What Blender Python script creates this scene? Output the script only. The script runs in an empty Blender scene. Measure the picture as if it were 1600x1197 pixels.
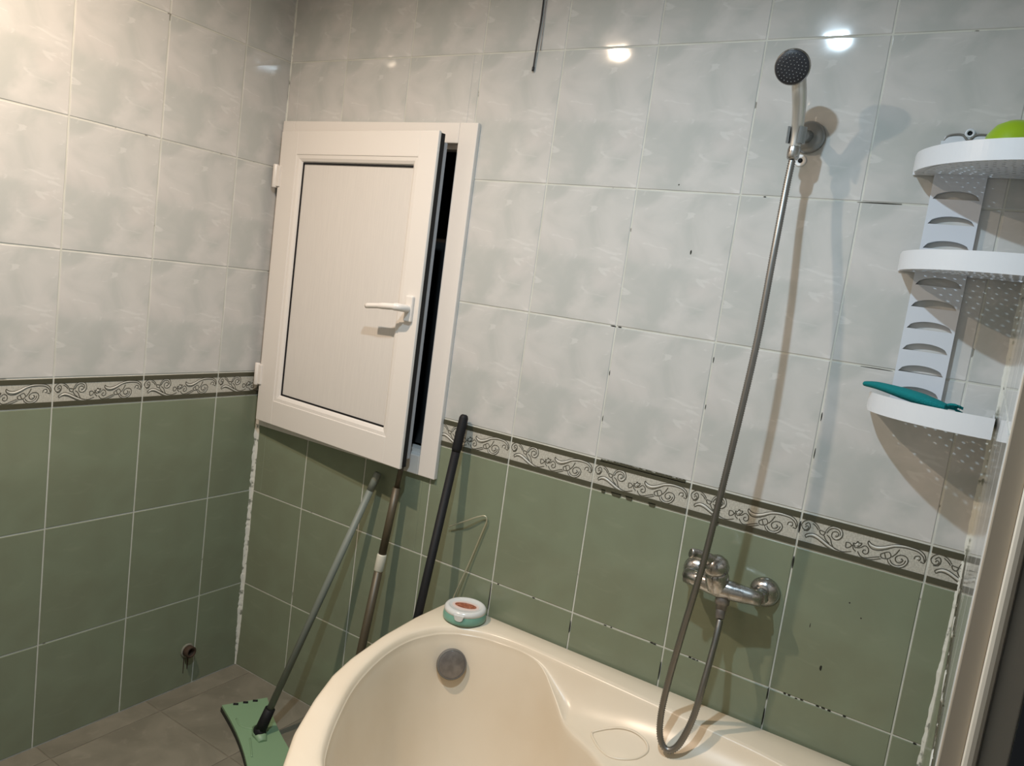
import bpy, bmesh, math, random
from mathutils import Vector, Matrix
random.seed(7)
scene = bpy.context.scene
COL = scene.collection
R = math.radians

# ------------------------------------------------------------------ camera, world, lights, exposure
CAM = Vector((2.0314, -1.7349, 1.4436))
cam_d = bpy.data.cameras.new('camera')
cam_d.sensor_width = 36.0
cam_d.lens = 1208.34 / 1600 * 36.0
cam_d.clip_start = 0.02
cam = bpy.data.objects.new('camera', cam_d)
COL.objects.link(cam)
cam.matrix_world = (Matrix.Translation(CAM) @ Matrix.Rotation(0.5493, 4, 'Z')
                    @ Matrix.Rotation(1.4416, 4, 'X') @ Matrix.Rotation(0.1353, 4, 'Z'))
scene.camera = cam

world = bpy.data.worlds.new('world')
scene.world = world
world.use_nodes = True
world.node_tree.nodes['Background'].inputs[0].default_value = (0.03, 0.032, 0.035, 1)
world.node_tree.nodes['Background'].inputs[1].default_value = 0.3

CEIL = 2.40
LAMPS = [((0.585, -1.07), (1.0, 0.79, 0.60), 21.0, 'warm white'),
         ((1.40, -1.03), (0.66, 0.85, 1.0), 17.6, 'cool white')]
for (lx, ly), lc, lw, nm in LAMPS:
    ld = bpy.data.lights.new('lamp_light', 'AREA')
    ld.shape = 'DISK'; ld.size = 0.046; ld.spread = R(167); ld.energy = lw; ld.color = lc
    lo = bpy.data.objects.new('lamp_light', ld)
    lo.location = (lx, ly, CEIL - 0.021)
    COL.objects.link(lo)

scene.view_settings.view_transform = 'Standard'
scene.view_settings.look = 'None'
scene.view_settings.gamma = 1.0
scene.view_settings.use_curve_mapping = False
scene.view_settings.exposure = 0.04

# ------------------------------------------------------------------ helpers
class MB:
    """collects shapes and links them as one mesh object"""
    def __init__(s): s.v = []; s.f = []; s.m = []; s.sm = []
    def add(s, vs, fs, mi=0, smooth=False):
        o = len(s.v); s.v += [tuple(p) for p in vs]
        for f in fs:
            s.f.append(tuple(i + o for i in f)); s.m.append(mi); s.sm.append(smooth)
    def box(s, lo, hi, mi=0):
        x0, y0, z0 = lo; x1, y1, z1 = hi
        s.add([(x0,y0,z0),(x1,y0,z0),(x1,y1,z0),(x0,y1,z0),(x0,y0,z1),(x1,y0,z1),(x1,y1,z1),(x0,y1,z1)],
              [(0,3,2,1),(4,5,6,7),(0,1,5,4),(1,2,6,5),(2,3,7,6),(3,0,4,7)], mi)
    def bevbox(s, lo, hi, b=0.003, mi=0, M=None):
        bm = bmesh.new()
        bmesh.ops.create_cube(bm, size=1)
        c = [(a + d) / 2 for a, d in zip(lo, hi)]; e = [d - a for a, d in zip(lo, hi)]
        for v in bm.verts: v.co = Vector([c[i] + v.co[i] * e[i] for i in range(3)])
        bmesh.ops.bevel(bm, geom=bm.edges[:], offset=b, segments=2, affect='EDGES', profile=0.5)
        if M:
            for v in bm.verts: v.co = M @ v.co
        bm.verts.index_update()
        s.add([v.co.copy() for v in bm.verts], [[v.index for v in f.verts] for f in bm.faces], mi)
        bm.free()
    def tube(s, pts, rad, n=8, mi=0, caps=True, smooth=True, flat=None):
        pts = [Vector(p) for p in pts]; N = len(pts)
        if not isinstance(rad, (list, tuple)): rad = [rad] * N
        t0 = (pts[1] - pts[0]).normalized()
        up = Vector((0, 0, 1)) if abs(t0.z) < 0.9 else Vector((1, 0, 0))
        nrm = t0.cross(up).normalized()
        vs = []
        for i, p in enumerate(pts):
            t = (pts[min(i + 1, N - 1)] - pts[max(i - 1, 0)]).normalized()
            nrm = (nrm - t * nrm.dot(t))
            nrm = nrm.normalized() if nrm.length > 1e-8 else t.orthogonal().normalized()
            bn = t.cross(nrm)
            for k in range(n):
                a = 2 * math.pi * k / n
                vs.append(p + (nrm * math.cos(a) + bn * math.sin(a) * (flat or 1)) * rad[i])
        fs = [(i*n+k, i*n+(k+1) % n, (i+1)*n+(k+1) % n, (i+1)*n+k) for i in range(N-1) for k in range(n)]
        s.add(vs, fs, mi, smooth)
        if caps:
            o = len(s.v) - len(vs)
            s.f.append(tuple(o + k for k in reversed(range(n)))); s.m.append(mi); s.sm.append(False)
            s.f.append(tuple(o + (N-1)*n + k for k in range(n))); s.m.append(mi); s.sm.append(False)
    def lathe(s, prof, org, axis, n=28, mi=0, smooth=True):
        org = Vector(org); ax = Vector(axis).normalized()
        u = ax.orthogonal().normalized(); w = ax.cross(u)
        vs = []
        for r, h in prof:
            for k in range(n):
                a = 2 * math.pi * k / n
                vs.append(org + ax * h + (u * math.cos(a) + w * math.sin(a)) * max(r, 1e-5))
        fs = [(i*n+k, i*n+(k+1) % n, (i+1)*n+(k+1) % n, (i+1)*n+k) for i in range(len(prof)-1) for k in range(n)]
        s.add(vs, fs, mi, smooth)
    def prism(s, pts, axis_vec, mi=0):
        """closed planar outline extruded along a vector"""
        n = len(pts); a = Vector(axis_vec); p = [Vector(q) for q in pts]
        s.add(p + [q + a for q in p],
              [tuple(range(n)), tuple(reversed(range(n, 2*n)))] + [(k, k+n, (k+1) % n + n, (k+1) % n) for k in range(n)], mi)
    def mesh(s, name, mats):
        me = bpy.data.meshes.new(name)
        me.from_pydata(s.v, [], s.f)
        for m in (mats if isinstance(mats, (list, tuple)) else [mats]): me.materials.append(m)
        me.polygons.foreach_set('material_index', s.m)
        me.polygons.foreach_set('use_smooth', s.sm)
        bm = bmesh.new(); bm.from_mesh(me)
        bmesh.ops.recalc_face_normals(bm, faces=bm.faces)
        bm.to_mesh(me); bm.free(); me.update()
        return me
    def build(s, name, mats, parent=None):
        return link(name, s.mesh(name, mats), parent)

BASE = {}
def link(name, me, parent=None, keep=True):
    o = bpy.data.objects.new(name, me); COL.objects.link(o)
    if parent:
        o.parent = parent
        if keep: o.matrix_parent_inverse = BASE.get(parent.name, Matrix.Identity(4)).inverted()
    BASE[o.name] = Matrix.Identity(4)
    return o
def thing(name, label, cat, loc=(0, 0, 0), group=None, kind=None):
    o = bpy.data.objects.new(name, None); COL.objects.link(o)
    o.empty_display_size = 0.05; o.location = loc
    BASE[o.name] = Matrix.Translation(Vector(loc))
    tag(o, label, cat, group, kind)
    return o
def tag(o, label=None, cat=None, group=None, kind=None):
    if label: o['label'] = label
    if cat: o['category'] = cat
    if group: o['group'] = group
    if kind: o['kind'] = kind
    return o
def crom(pts, sub=8):
    P = [Vector(p) for p in pts]; out = []
    for i in range(len(P) - 1):
        p0, p1, p2, p3 = P[max(i-1, 0)], P[i], P[i+1], P[min(i+2, len(P)-1)]
        for k in range(sub):
            t = k / sub
            out.append(0.5 * ((2*p1) + (p2-p0)*t + (2*p0-5*p1+4*p2-p3)*t*t + (3*p1-p0-3*p2+p3)*t**3))
    out.append(P[-1]); return out
def resample(pts, step):
    out = [pts[0].copy()]; acc = 0.0
    for a, b in zip(pts[:-1], pts[1:]):
        L = (b - a).length; d = step - acc
        while d <= L and L > 0:
            out.append(a.lerp(b, d / L)); d += step
        acc = (acc + L) % step
    return out

# ------------------------------------------------------------------ materials
def mat(name, col, rough=0.5, metal=0.0, spec=0.5, coat=0.0):
    m = bpy.data.materials.new(name); m.use_nodes = True
    b = m.node_tree.nodes['Principled BSDF']
    b.inputs['Base Color'].default_value = (*col, 1)
    b.inputs['Roughness'].default_value = rough
    b.inputs['Metallic'].default_value = metal
    b.inputs['Specular IOR Level'].default_value = spec
    b.inputs['Coat Weight'].default_value = coat
    return m
def nodes(m): return m.node_tree.nodes, m.node_tree.links, m.node_tree.nodes['Principled BSDF']
def noise_fac(m, scale, lo, hi, mscale=(1, 1, 1), detail=3.0, dist=0.0, coord='Object', off=(0, 0, 0)):
    N, L, b = nodes(m)
    tc = N.new('ShaderNodeTexCoord'); mp = N.new('ShaderNodeMapping'); nz = N.new('ShaderNodeTexNoise'); mr = N.new('ShaderNodeMapRange')
    mp.inputs['Scale'].default_value = mscale; mp.inputs['Location'].default_value = off
    nz.inputs['Scale'].default_value = scale; nz.inputs['Detail'].default_value = detail; nz.inputs['Distortion'].default_value = dist
    mr.inputs['From Min'].default_value = lo; mr.inputs['From Max'].default_value = hi; mr.interpolation_type = 'SMOOTHSTEP'
    L.new(tc.outputs[coord], mp.inputs[0]); L.new(mp.outputs[0], nz.inputs['Vector']); L.new(nz.outputs['Fac'], mr.inputs['Value'])
    return mr.outputs[0]
def mixc(m, fac, a, bcol, amount=1.0):
    N, L, b = nodes(m)
    mx = N.new('ShaderNodeMix'); mx.data_type = 'RGBA'
    if amount != 1.0:
        ml = N.new('ShaderNodeMath'); ml.operation = 'MULTIPLY'; ml.inputs[1].default_value = amount
        L.new(fac, ml.inputs[0]); fac = ml.outputs[0]
    L.new(fac, mx.inputs[0])
    for s_, v in ((6, a), (7, bcol)):
        if isinstance(v, tuple): mx.inputs[s_].default_value = (*v, 1)
        else: L.new(v, mx.inputs[s_])
    return mx.outputs[2]
def setcol(m, out): N, L, b = nodes(m); L.new(out, b.inputs['Base Color'])
def bump(m, fac, strength=0.2, dist=0.002):
    N, L, b = nodes(m)
    bp = N.new('ShaderNodeBump'); bp.inputs['Strength'].default_value = strength; bp.inputs['Distance'].default_value = dist
    L.new(fac, bp.inputs['Height']); L.new(bp.outputs[0], b.inputs['Normal'])

M_white = mat('white_tile_glaze', (.6, .6, .58), 0.055, spec=0.5)
f1 = noise_fac(M_white, 7.0, .36, .66, (1, 1, 1.25), 4, .6)
c = mixc(M_white, f1, (.56, .55, .53), (.455, .465, .445))
f2 = noise_fac(M_white, 6.0, .52, .72, (1, 1, 1), 2, .3, off=(3.1, 1, 7))
c = mixc(M_white, f2, c, (.60, .565, .545), .6)
f3 = noise_fac(M_white, 11.0, .605, .68, (1.1, 1, 3.6), 4, .8, off=(1.4, 0, 2.2))
c = mixc(M_white, f3, c, (.70, .69, .67), .36)
setcol(M_white, c)
bump(M_white, noise_fac(M_white, 9.0, .2, .8, detail=1), .10, .004)

M_green = mat('green_tile_glaze', (.2, .25, .15), 0.16, spec=0.4)
f1 = noise_fac(M_green, 6.0, .33, .68, (1, 1, 1.2), 4, .5)
c = mixc(M_green, f1, (.214, .247, .170), (.198, .220, .150))
f2 = noise_fac(M_green, 9.0, .6, .72, (1, 1, 3), 3, .5, off=(2, 0, 5))
c = mixc(M_green, f2, c, (.27, .295, .21), .22)
setcol(M_green, c)
bump(M_green, noise_fac(M_green, 9.0, .2, .8, detail=1), .10, .004)

M_border = mat('border_tile_stone', (.5, .48, .42), 0.35)
f1 = noise_fac(M_border, 260.0, .35, .65, detail=2)
setcol(M_border, mixc(M_border, f1, (.40, .385, .33), (.52, .50, .44)))
M_band = mat('border_band_olive', (.066, .063, .040), 0.35)
M_line = mat('border_scroll_line', (.075, .07, .05), 0.4)
M_leaf = mat('border_leaf_pale', (.56, .545, .49), 0.3)

M_grout = mat('grout_cream', (.6, .6, .5), 0.8, spec=.2)
f1 = noise_fac(M_grout, 14.0, .3, .7, detail=4)
c = mixc(M_grout, f1, (.61, .61, .555), (.52, .52, .465))
f2 = noise_fac(M_grout, 22.0, .66, .70, detail=4, off=(4, 4, 4))
c = mixc(M_grout, f2, c, (.10, .09, .07), .7)
setcol(M_grout, c)
M_mildew = mat('mildew_black', (.03, .03, .025), 0.9, spec=.1)
M_caulk = mat('caulk_white', (.6, .6, .56), 0.6)
f1 = noise_fac(M_caulk, 45.0, .54, .66, detail=4)
setcol(M_caulk, mixc(M_caulk, f1, (.66, .66, .60), (.20, .21, .17)))

M_floor = mat('floor_tile_cement', (.3, .28, .24), 0.45)
f1 = noise_fac(M_floor, 6.0, .3, .7, detail=6, dist=.8, coord='Object')
c = mixc(M_floor, f1, (.22, .20, .155), (.155, .142, .108))
f2 = noise_fac(M_floor, 24.0, .55, .75, detail=5, dist=.5)
c = mixc(M_floor, f2, c, (.26, .235, .185), .5)
setcol(M_floor, c)
bump(M_floor, f2, .15, .002)
M_fgrout = mat('floor_grout', (.19, .17, .13), 0.85, spec=.2)
M_plaster = mat('ceiling_white', (.48, .48, .47), 0.6)
M_front = mat('front_wall_paint', (.52, .50, .46), 0.6)
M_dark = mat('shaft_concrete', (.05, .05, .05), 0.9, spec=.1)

M_pvc = mat('white_pvc', (.735, .695, .65), 0.3)
M_panel = mat('pvc_panel', (.60, .58, .555), 0.38)
f1 = noise_fac(M_panel, 30.0, .3, .7, (10, 1, .4), 3)
setcol(M_panel, mixc(M_panel, f1, (.675, .64, .60), (.645, .612, .575)))
M_gasket = mat('black_rubber', (.012, .012, .013), 0.6, spec=.2)
M_pvcgrey = mat('grey_pvc_rebate', (.33, .35, .38), 0.4)

M_tub = mat('cream_acrylic', (.70, .59, .45), 0.27, spec=.45)
f1 = noise_fac(M_tub, 5.0, .3, .75, detail=3, coord='Object')
setcol(M_tub, mixc(M_tub, f1, (.755, .65, .51), (.715, .60, .455)))
M_tarn = mat('tarnished_chrome', (.23, .21, .20), 0.42, .6)
f1 = noise_fac(M_tarn, 40.0, .3, .7, detail=4)
setcol(M_tarn, mixc(M_tarn, f1, (.27, .25, .235), (.19, .17, .16)))
M_cem = mat('cement_patch', (.2, .2, .16), 0.8)
M_chrome = mat('worn_chrome', (.62, .61, .60), 0.16, 1.0)
f1 = noise_fac(M_chrome, 60.0, .45, .65, detail=4)
N_, L_, b_ = nodes(M_chrome)
mr = N_.new('ShaderNodeMapRange'); mr.inputs['To Min'].default_value = .2; mr.inputs['To Max'].default_value = .42
L_.new(f1, mr.inputs[0]); L_.new(mr.outputs[0], b_.inputs['Roughness'])
setcol(M_chrome, mixc(M_chrome, f1, (.47, .46, .45), (.33, .315, .29)))
M_satin = mat('satin_chrome', (.60, .585, .55), 0.38, .85)
M_hose = mat('steel_hose', (.26, .25, .235), 0.42, 1.0)
M_greypl = mat('grey_chromed_plastic', (.27, .28, .28), 0.3, .5)
M_black = mat('black_plastic', (.010, .010, .011), 0.6, spec=.25)
M_nozzle = mat('shower_face_black', (.02, .021, .026), 0.45)
M_shelf = mat('white_plastic', (.68, .70, .73), 0.3)
M_shelfp = mat('translucent_white_plastic', (.60, .63, .68), 0.3)
M_lime = mat('lime_plastic', (.27, .42, .012), 0.35)
M_teal = mat('teal_fabric', (.005, .19, .20), 0.75, spec=.2)
bump(M_teal, noise_fac(M_teal, 300.0, .3, .7, (1, 4, 1)), .6, .002)
M_jar = mat('teal_jar_plastic', (.18, .37, .29), 0.3)
M_jarlid = mat('clear_white_lid', (.66, .66, .64), 0.2)
M_label = mat('brown_label', (.30, .09, .045), 0.4)
f1 = noise_fac(M_label, 120.0, .45, .6, detail=3)
setcol(M_label, mixc(M_label, f1, (.26, .075, .04), (.42, .16, .09)))
M_labelrim = mat('pale_pink_label', (.72, .58, .53), 0.4)
M_mop = mat('mint_plastic', (.21, .33, .195), 0.45)
M_moppad = mat('mop_pad_dark', (.02, .022, .015), 0.9)
M_moppole = mat('grey_green_tube', (.19, .21, .18), 0.5, .0)
M_brown = mat('brown_metal_tube', (.085, .068, .042), 0.42, .2)
M_cream = mat('cream_plastic', (.60, .58, .48), 0.4)
M_wire = mat('pale_wire', (.55, .53, .40), 0.3, .6)
M_cable = mat('cable_black', (.02, .02, .02), 0.5)
M_beige = mat('beige_door_paint', (.50, .43, .34), 0.5)
M_beigel = mat('beige_door_edge', (.72, .66, .56), 0.5)
M_greyd = mat('grey_metal_rim', (.16, .15, .135), 0.6)
M_rebate = mat('grey_door_rebate', (.42, .40, .36), 0.6)  # greyer tone for the recessed part of the frame
M_rust = mat('rusty_pipe', (.05, .028, .016), 0.8)
M_plug = mat('white_plug', (.75, .75, .74), 0.4)
M_bottle = mat('blue_grey_plastic', (.28, .36, .42), 0.35)
M_lens = mat('lamp_trim', (.7, .7, .7), 0.3, .6)

# ------------------------------------------------------------------ tiles and room shell
W, H, HB = 0.25, 0.32975, 0.079125
ZB = 0.96125                       # bottom of the border
XB0, YL0 = 0.24175, 0.172          # first column joints
RX = 2.053                         # tile face of the right wall
GR = 0.0034                        # joint width
ROWS = []                          # (z0, z1, kind)
ROWS += [(0.0, ZB - 2*H, 'g'), (ZB - 2*H, ZB - H, 'g'), (ZB - H, ZB, 'g'), (ZB, ZB + HB, 'b')]
z = ZB + HB
while z < CEIL - 0.01:
    ROWS.append((z, min(z + H, CEIL), 'w')); z += H
HOLE = (0.045, 0.715, 0.905, 1.805)   # window opening x0 x1 z0 z1
tile_cache = {}
def tile_rects(rects):
    """pillowed tile(s), front towards -y, back at y=+0.006, face at y=0"""
    mb = MB()
    for (x0, z0, x1, z1) in rects:
        e, d = 0.0014, 0.0011
        o = [(x0, z0), (x1, z0), (x1, z1), (x0, z1)]
        i = [(x0+e, z0+e), (x1-e, z0+e), (x1-e, z1-e), (x0+e, z1-e)]
        vs = [(a, 0.005, b) for a, b in o] + [(a, d, b) for a, b in o] + [(a, 0, b) for a, b in i]
        fs = [(8, 9, 10, 11)] + [(4+k, 4+(k+1) % 4, 8+(k+1) % 4, 8+k) for k in range(4)] + [(k, (k+1) % 4, 4+(k+1) % 4, 4+k) for k in range(4)]
        mb.add(vs, fs)
    return mb
# scroll ornament traced in a 1600x904 enlargement of one border tile
TL, TR, BL, BR = (125, 75), (1550, 430), (70, 440), (1475, 850)
def uv(px, py):
    u = v = 0.5
    for _ in range(12):
        x = (1-u)*(1-v)*TL[0] + u*(1-v)*TR[0] + (1-u)*v*BL[0] + u*v*BR[0] - px
        y = (1-u)*(1-v)*TL[1] + u*(1-v)*TR[1] + (1-u)*v*BL[1] + u*v*BR[1] - py
        a = (1-v)*(TR[0]-TL[0]) + v*(BR[0]-BL[0]); b = (1-u)*(BL[0]-TL[0]) + u*(BR[0]-TR[0])
        c_ = (1-v)*(TR[1]-TL[1]) + v*(BR[1]-BL[1]); d = (1-u)*(BL[1]-TL[1]) + u*(BR[1]-TR[1])
        det = a*d - b*c_
        u -= (d*x - b*y) / det; v -= (a*y - c_*x) / det
    return u, v
LINES = [
 [(170,240),(185,225),(205,240),(195,262),(165,268),(135,245),(125,210),(150,180),(200,165),(250,180),(300,215),(335,265)],
 [(165,215),(200,195),(222,215),(222,250),(195,278),(150,275)],
 [(255,205),(295,240),(320,275)],
 [(335,275),(375,290),(400,305),(380,330),(345,312),(335,275)],
 [(400,310),(420,270),(460,245),(520,240),(575,265),(600,315),(590,360),(550,385),(500,375),(475,340),(485,305),(520,295),(550,315),(545,345),(515,350)],
 [(420,310),(445,280),(485,262),(530,268),(568,300),(570,340)],
 [(180,350),(170,325),(200,310),(260,310),(320,335),(390,385),(450,430),(520,475),(600,510),(700,510)],
 [(180,350),(230,340),(300,365),(370,415),(430,460),(500,500)],
 [(420,330),(460,370),(480,430),(510,475),(560,500)],
 [(390,335),(410,380),(450,420)],
 [(640,410),(640,465),(680,465),(715,440),(720,480),(750,510)],
 [(640,410),(675,415),(700,440)],
 [(770,400),(750,425),(720,420),(735,450),(745,470),(790,455),(815,425),(785,420),(770,400)],
 [(760,470),(800,470),(850,450),(885,480),(885,525),(855,540),(825,520),(835,495),(860,500)],
 [(770,510),(800,560),(850,580),(930,575),(1010,570)],
 [(860,592),(930,600),(1020,590)],
 [(890,395),(880,420),(900,460),(940,490),(1010,500),(1090,485),(1170,465),(1260,470),(1350,490),(1420,520),(1465,570),(1475,620)],
 [(890,395),(920,430),(980,455),(1060,455),(1150,440),(1250,440),(1350,465),(1430,495),(1480,545),(1492,600)],
 [(1020,540),(1060,525),(1110,520),(1130,570),(1090,590),(1030,580),(1020,540)],
 [(1060,525),(1075,585)],
 [(1090,590),(1110,640),(1160,680),(1220,690),(1280,670),(1310,620),(1290,570),(1230,550),(1180,575),(1185,620),(1225,635),(1255,610),(1235,590)],
 [(1120,600),(1145,645),(1200,668),(1260,650),(1285,610)],
 [(1140,570),(1180,540),(1220,490)],
 [(1370,590),(1385,560),(1425,560),(1435,590),(1415,610)],
 [(1435,620),(1470,635),(1490,600)],
]
LEAVES = [([(195,330),(250,325),(310,350),(380,400),(440,445),(510,488),(580,510)], [1.5,3.2,3.4,3.0,2.6,2.0,1.2]),
          ([(895,420),(920,450),(985,475),(1070,470),(1160,452),(1260,455),(1350,478),(1425,508),(1470,558)], [1.4,2.8,3.4,3.2,2.6,2.2,1.8,1.4,1.2]),
          ([(410,300),(440,262),(500,252),(560,275),(585,320),(570,362),(520,378)], [1.6]*7),
          ([(1100,600),(1130,650),(1190,678),(1255,672),(1298,625),(1280,580)], [1.6]*6),
          ([(1225,612),(1228,600)], [3.0, 2.6]), ([(520,330),(524,320)], [3.0, 2.6]),
          ([(1400,590),(1412,588)], [3.0, 2.6]), ([(760,440),(775,436)], [3.2, 3.2])]
def scroll_mesh(umin, umax):
    """ornament of a border tile whose visible part runs from umin to umax of a full tile"""
    mb = MB()
    def emit(run, rads, mi, n):
        if len(run) >= 2: mb.tube(run, rads, n, mi, caps=False, flat=1)
    for pts, r_, mi, dep in [(l, None, 0, .0002) for l in LINES] + [(l, r, 1, .0008) for l, r in LEAVES]:
        q = []
        for p in pts:
            u, v = uv(*p); q.append(Vector(((u) * W, dep, HB * (0.5 - v))))
        n0 = len(q); q = crom(q, 4)
        if r_ is None: rr = [0.0012] * len(q)
        else:
            rr = []
            for k in range(len(q)):
                t = k / (len(q)-1) * (n0-1); a = min(int(t), n0-2)
                rr.append((r_[a] + (r_[a+1]-r_[a]) * (t-a)) * .001)
        run, rads = [], []
        for p, r in zip(q, rr):
            if umin * W + .003 < p.x < umax * W - .003: run.append(Vector((p.x - (umin+umax)/2*W, p.y, p.z))); rads.append(r)
            else:
                emit(run, rads, mi, 5); run, rads = [], []
        emit(run, rads, mi, 5)
    return mb
def border_body(w):
    h = HB - GR; mb = tile_rects([(-w/2, -h/2, w/2, h/2)])
    for s_ in (-1, 1):
        zc = s_ * (h/2 - .0072)
        mb.bevbox((-w/2 + .0006, -.0012, zc - .0066), (w/2 - .0006, .003, zc + .0066), .0008, 1)
    return mb
def lay_tiles(wall, cols, place, rot, hole=None, rows=ROWS):
    """cols: (a0, a1, umin, umax) along the wall; place(a, z) gives the world point of the tile centre"""
    for (z0, z1, kind) in rows:
        for (a0, a1, u0, u1) in cols:
            if hole and a0 > hole[0] and a1 < hole[1] and z0 > hole[2] and z1 < hole[3]: continue
            w, h = a1 - a0 - GR, z1 - z0 - GR
            if w < .004 or h < .004: continue
            ca, cz = (a0 + a1) / 2, (z0 + z1) / 2
            cut = hole and a0 < hole[1] and a1 > hole[0] and z0 < hole[3] and z1 > hole[2]
            nm = 'border_tile' if kind == 'b' else 'wall_tile'
            if cut:
                x0, x1, y0, y1 = a0 + GR/2, a1 - GR/2, z0 + GR/2, z1 - GR/2
                rs = []
                if hole[0] > x0: rs.append((x0, y0, hole[0], y1))
                if hole[1] < x1: rs.append((hole[1], y0, x1, y1))
                m0, m1 = max(x0, hole[0]), min(x1, hole[1])
                if hole[2] > y0: rs.append((m0, y0, m1, hole[2]))
                if hole[3] < y1: rs.append((m0, hole[3], m1, y1))
                rs = [(p-ca, q-cz, r-ca, t-cz) for p, q, r, t in rs if r-p > .003 and t-q > .003]
                if not rs: continue
                if kind == 'b':      # only a strip beside the window remains
                    a, b_2 = rs[-1][0] + ca, rs[-1][2] + ca
                    if rs[0][0] < -w/2 + .001 and len(rs) == 1 and hole[0] > x0: a, b_2 = x0, hole[0]
                    key = ('bc', round(a, 4)); ca = (a + b_2) / 2; w = b_2 - a
                    if key not in tile_cache:
                        uu1 = u1; uu0 = u1 - (b_2 - a) / W
                        tile_cache[key] = (border_body(w).mesh('border_tile', [M_border, M_band]), scroll_mesh(uu0, uu1).mesh('scroll', [M_line, M_leaf]))
                    me, sc = tile_cache[key]
                else:
                    me = tile_rects(rs).mesh('wall_tile', M_white if kind == 'w' else M_green); sc = None
            else:
                key = (kind, round(w, 4), round(h, 4), round(u0, 2))
                if key not in tile_cache:
                    if kind == 'b':
                        tile_cache[key] = (border_body(w).mesh('border_tile', [M_border, M_band]), scroll_mesh(u0, u1).mesh('scroll', [M_line, M_leaf]))
                    else:
                        tile_cache[key] = (tile_rects([(-w/2, -h/2, w/2, h/2)]).mesh('wall_tile', M_white if kind == 'w' else M_green), None)
                me, sc = tile_cache[key]
            o = bpy.data.objects.new(nm, me); COL.objects.link(o); o.parent = wall
            o.location = place(ca, cz); o.rotation_euler = (0, 0, rot)
            if sc:
                so = bpy.data.objects.new('scroll_ornament', sc); COL.objects.link(so); so.parent = o

BK = 0.0013      # plaster / grout plane lies this far behind the tile faces
mb = MB()       # back wall slab with the window opening
hx0, hx1, hz0, hz1 = HOLE
for lo, hi in (((-.1, BK, -.1), (hx0, .16, CEIL)), ((hx1, BK, -.1), (RX + .06, .16, CEIL)),
               ((hx0, BK, -.1), (hx1, .16, hz0)), ((hx0, BK, hz1), (hx1, .16, CEIL))):
    mb.box(lo, hi)
wall_back = tag(mb.build('wall_back', M_grout), kind='structure')
cols = [(0.0, XB0, 1 - XB0 / W, 1.0)]
x = XB0
while x < RX - .005:
    e = min(x + W, RX); cols.append((x, e, 0.0, (e - x) / W)); x += W
lay_tiles(wall_back, cols, lambda a, zc: (a, 0, zc), 0, HOLE)

FY = -2.05
mb = MB(); mb.box((-.1, FY, -.1), (-BK, .0, CEIL))
wall_left = tag(mb.build('wall_left', M_grout), kind='structure')
cols = [(-YL0, 0.0, 0.0, YL0 / W)]
y = -YL0
while y > FY + .01:
    e = max(y - W, FY); cols.append((e, y, 1 - (y - e) / W, 1.0)); y -= W
lay_tiles(wall_left, cols, lambda a, zc: (0, a, zc), R(90))

DY = -0.915     # the doorway begins here
mb = MB()
mb.box((RX + BK, DY, -.1), (RX + .055, BK, CEIL))
mb.box((RX + BK, FY, 2.12), (RX + .055, DY, CEIL))
mb.box((RX + BK, FY, -.1), (RX + .055, -1.86, 2.12))
wall_right = tag(mb.build('wall_right', M_grout), kind='structure')
cols = []
y = 0.0
while y > DY + .004:
    e = max(y - W, DY); cols.append((-y, -e, 0.0, (y - e) / W)); y -= W
lay_tiles(wall_right, cols, lambda a, zc: (RX, -a, zc), R(-90))
mb = MB(); mb.box((-.1, FY - .1, -.1), (RX + .055, FY, CEIL))
tag(mb.build('wall_front', M_front), kind='structure')
mb = MB(); mb.box((-.1, FY - .1, CEIL), (RX + .06, .16, CEIL + .1))
tag(mb.build('ceiling', M_plaster), kind='structure')
mb = MB(); mb.box((-.1, FY - .1, -.12), (RX + .5, .05, -.002))
floor = tag(mb.build('floor', M_fgrout), kind='structure')
FX, FYJ, FT = 0.078, -0.337, 0.327
cache = {}
xs = [0.0, FX] + [FX + FT * k for k in range(1, 8)]
ys = [0.0, FYJ] + [FYJ - FT * k for k in range(1, 7)]
for xa, xb in zip(xs[:-1], xs[1:]):
    xb = min(xb, RX)
    if xb - xa < .02: continue
    for ya, yb in zip(ys[:-1], ys[1:]):
        yb = max(yb, FY)
        if ya - yb < .02: continue
        w, d = xb - xa - .004, ya - yb - .004; key = (round(w, 3), round(d, 3))
        if key not in cache:
            m2 = MB(); m2.bevbox((-w/2, -d/2, -.008), (w/2, d/2, 0), .0012); cache[key] = m2.mesh('floor_tile', M_floor)
        o = bpy.data.objects.new('floor_tile', cache[key]); COL.objects.link(o); o.parent = floor
        o.location = ((xa + xb) / 2, (ya + yb) / 2, 0)

# caulk beads in the corners
def caulk(x, y, z0, z1, sx, sy, wmin, wmax, parent, seed):
    rnd = random.Random(seed); mb = MB(); n = int((z1 - z0) / .008); vs = []; w = wmin
    for k in range(n + 1):
        zz = z0 + (z1 - z0) * k / n
        w = min(wmax, max(wmin, w + rnd.uniform(-.0012, .0012)))
        w2 = w * rnd.uniform(.75, 1.15)
        vs += [(x, y + sy*w2, zz), (x + sx*w*.32, y + sy*w2*.32, zz), (x + sx*w, y, zz)]
    mb.add(vs, [(3*k+j, 3*k+j+1, 3*k+j+4, 3*k+j+3) for k in range(n) for j in range(2)])
    return mb.build('caulk_bead', M_caulk, parent)
caulk(0, 0, 0.0, ZB - .03, 1, -1, .004, .011, wall_back, 3)
caulk(0, 0, ZB + .03, CEIL, 1, -1, .002, .004, wall_back, 4)
caulk(RX, 0, 0.55, 1.30, -1, -1, .005, .011, wall_back, 5)
caulk(RX, 0, 1.30, CEIL, -1, -1, .004, .010, wall_back, 6)

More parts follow.
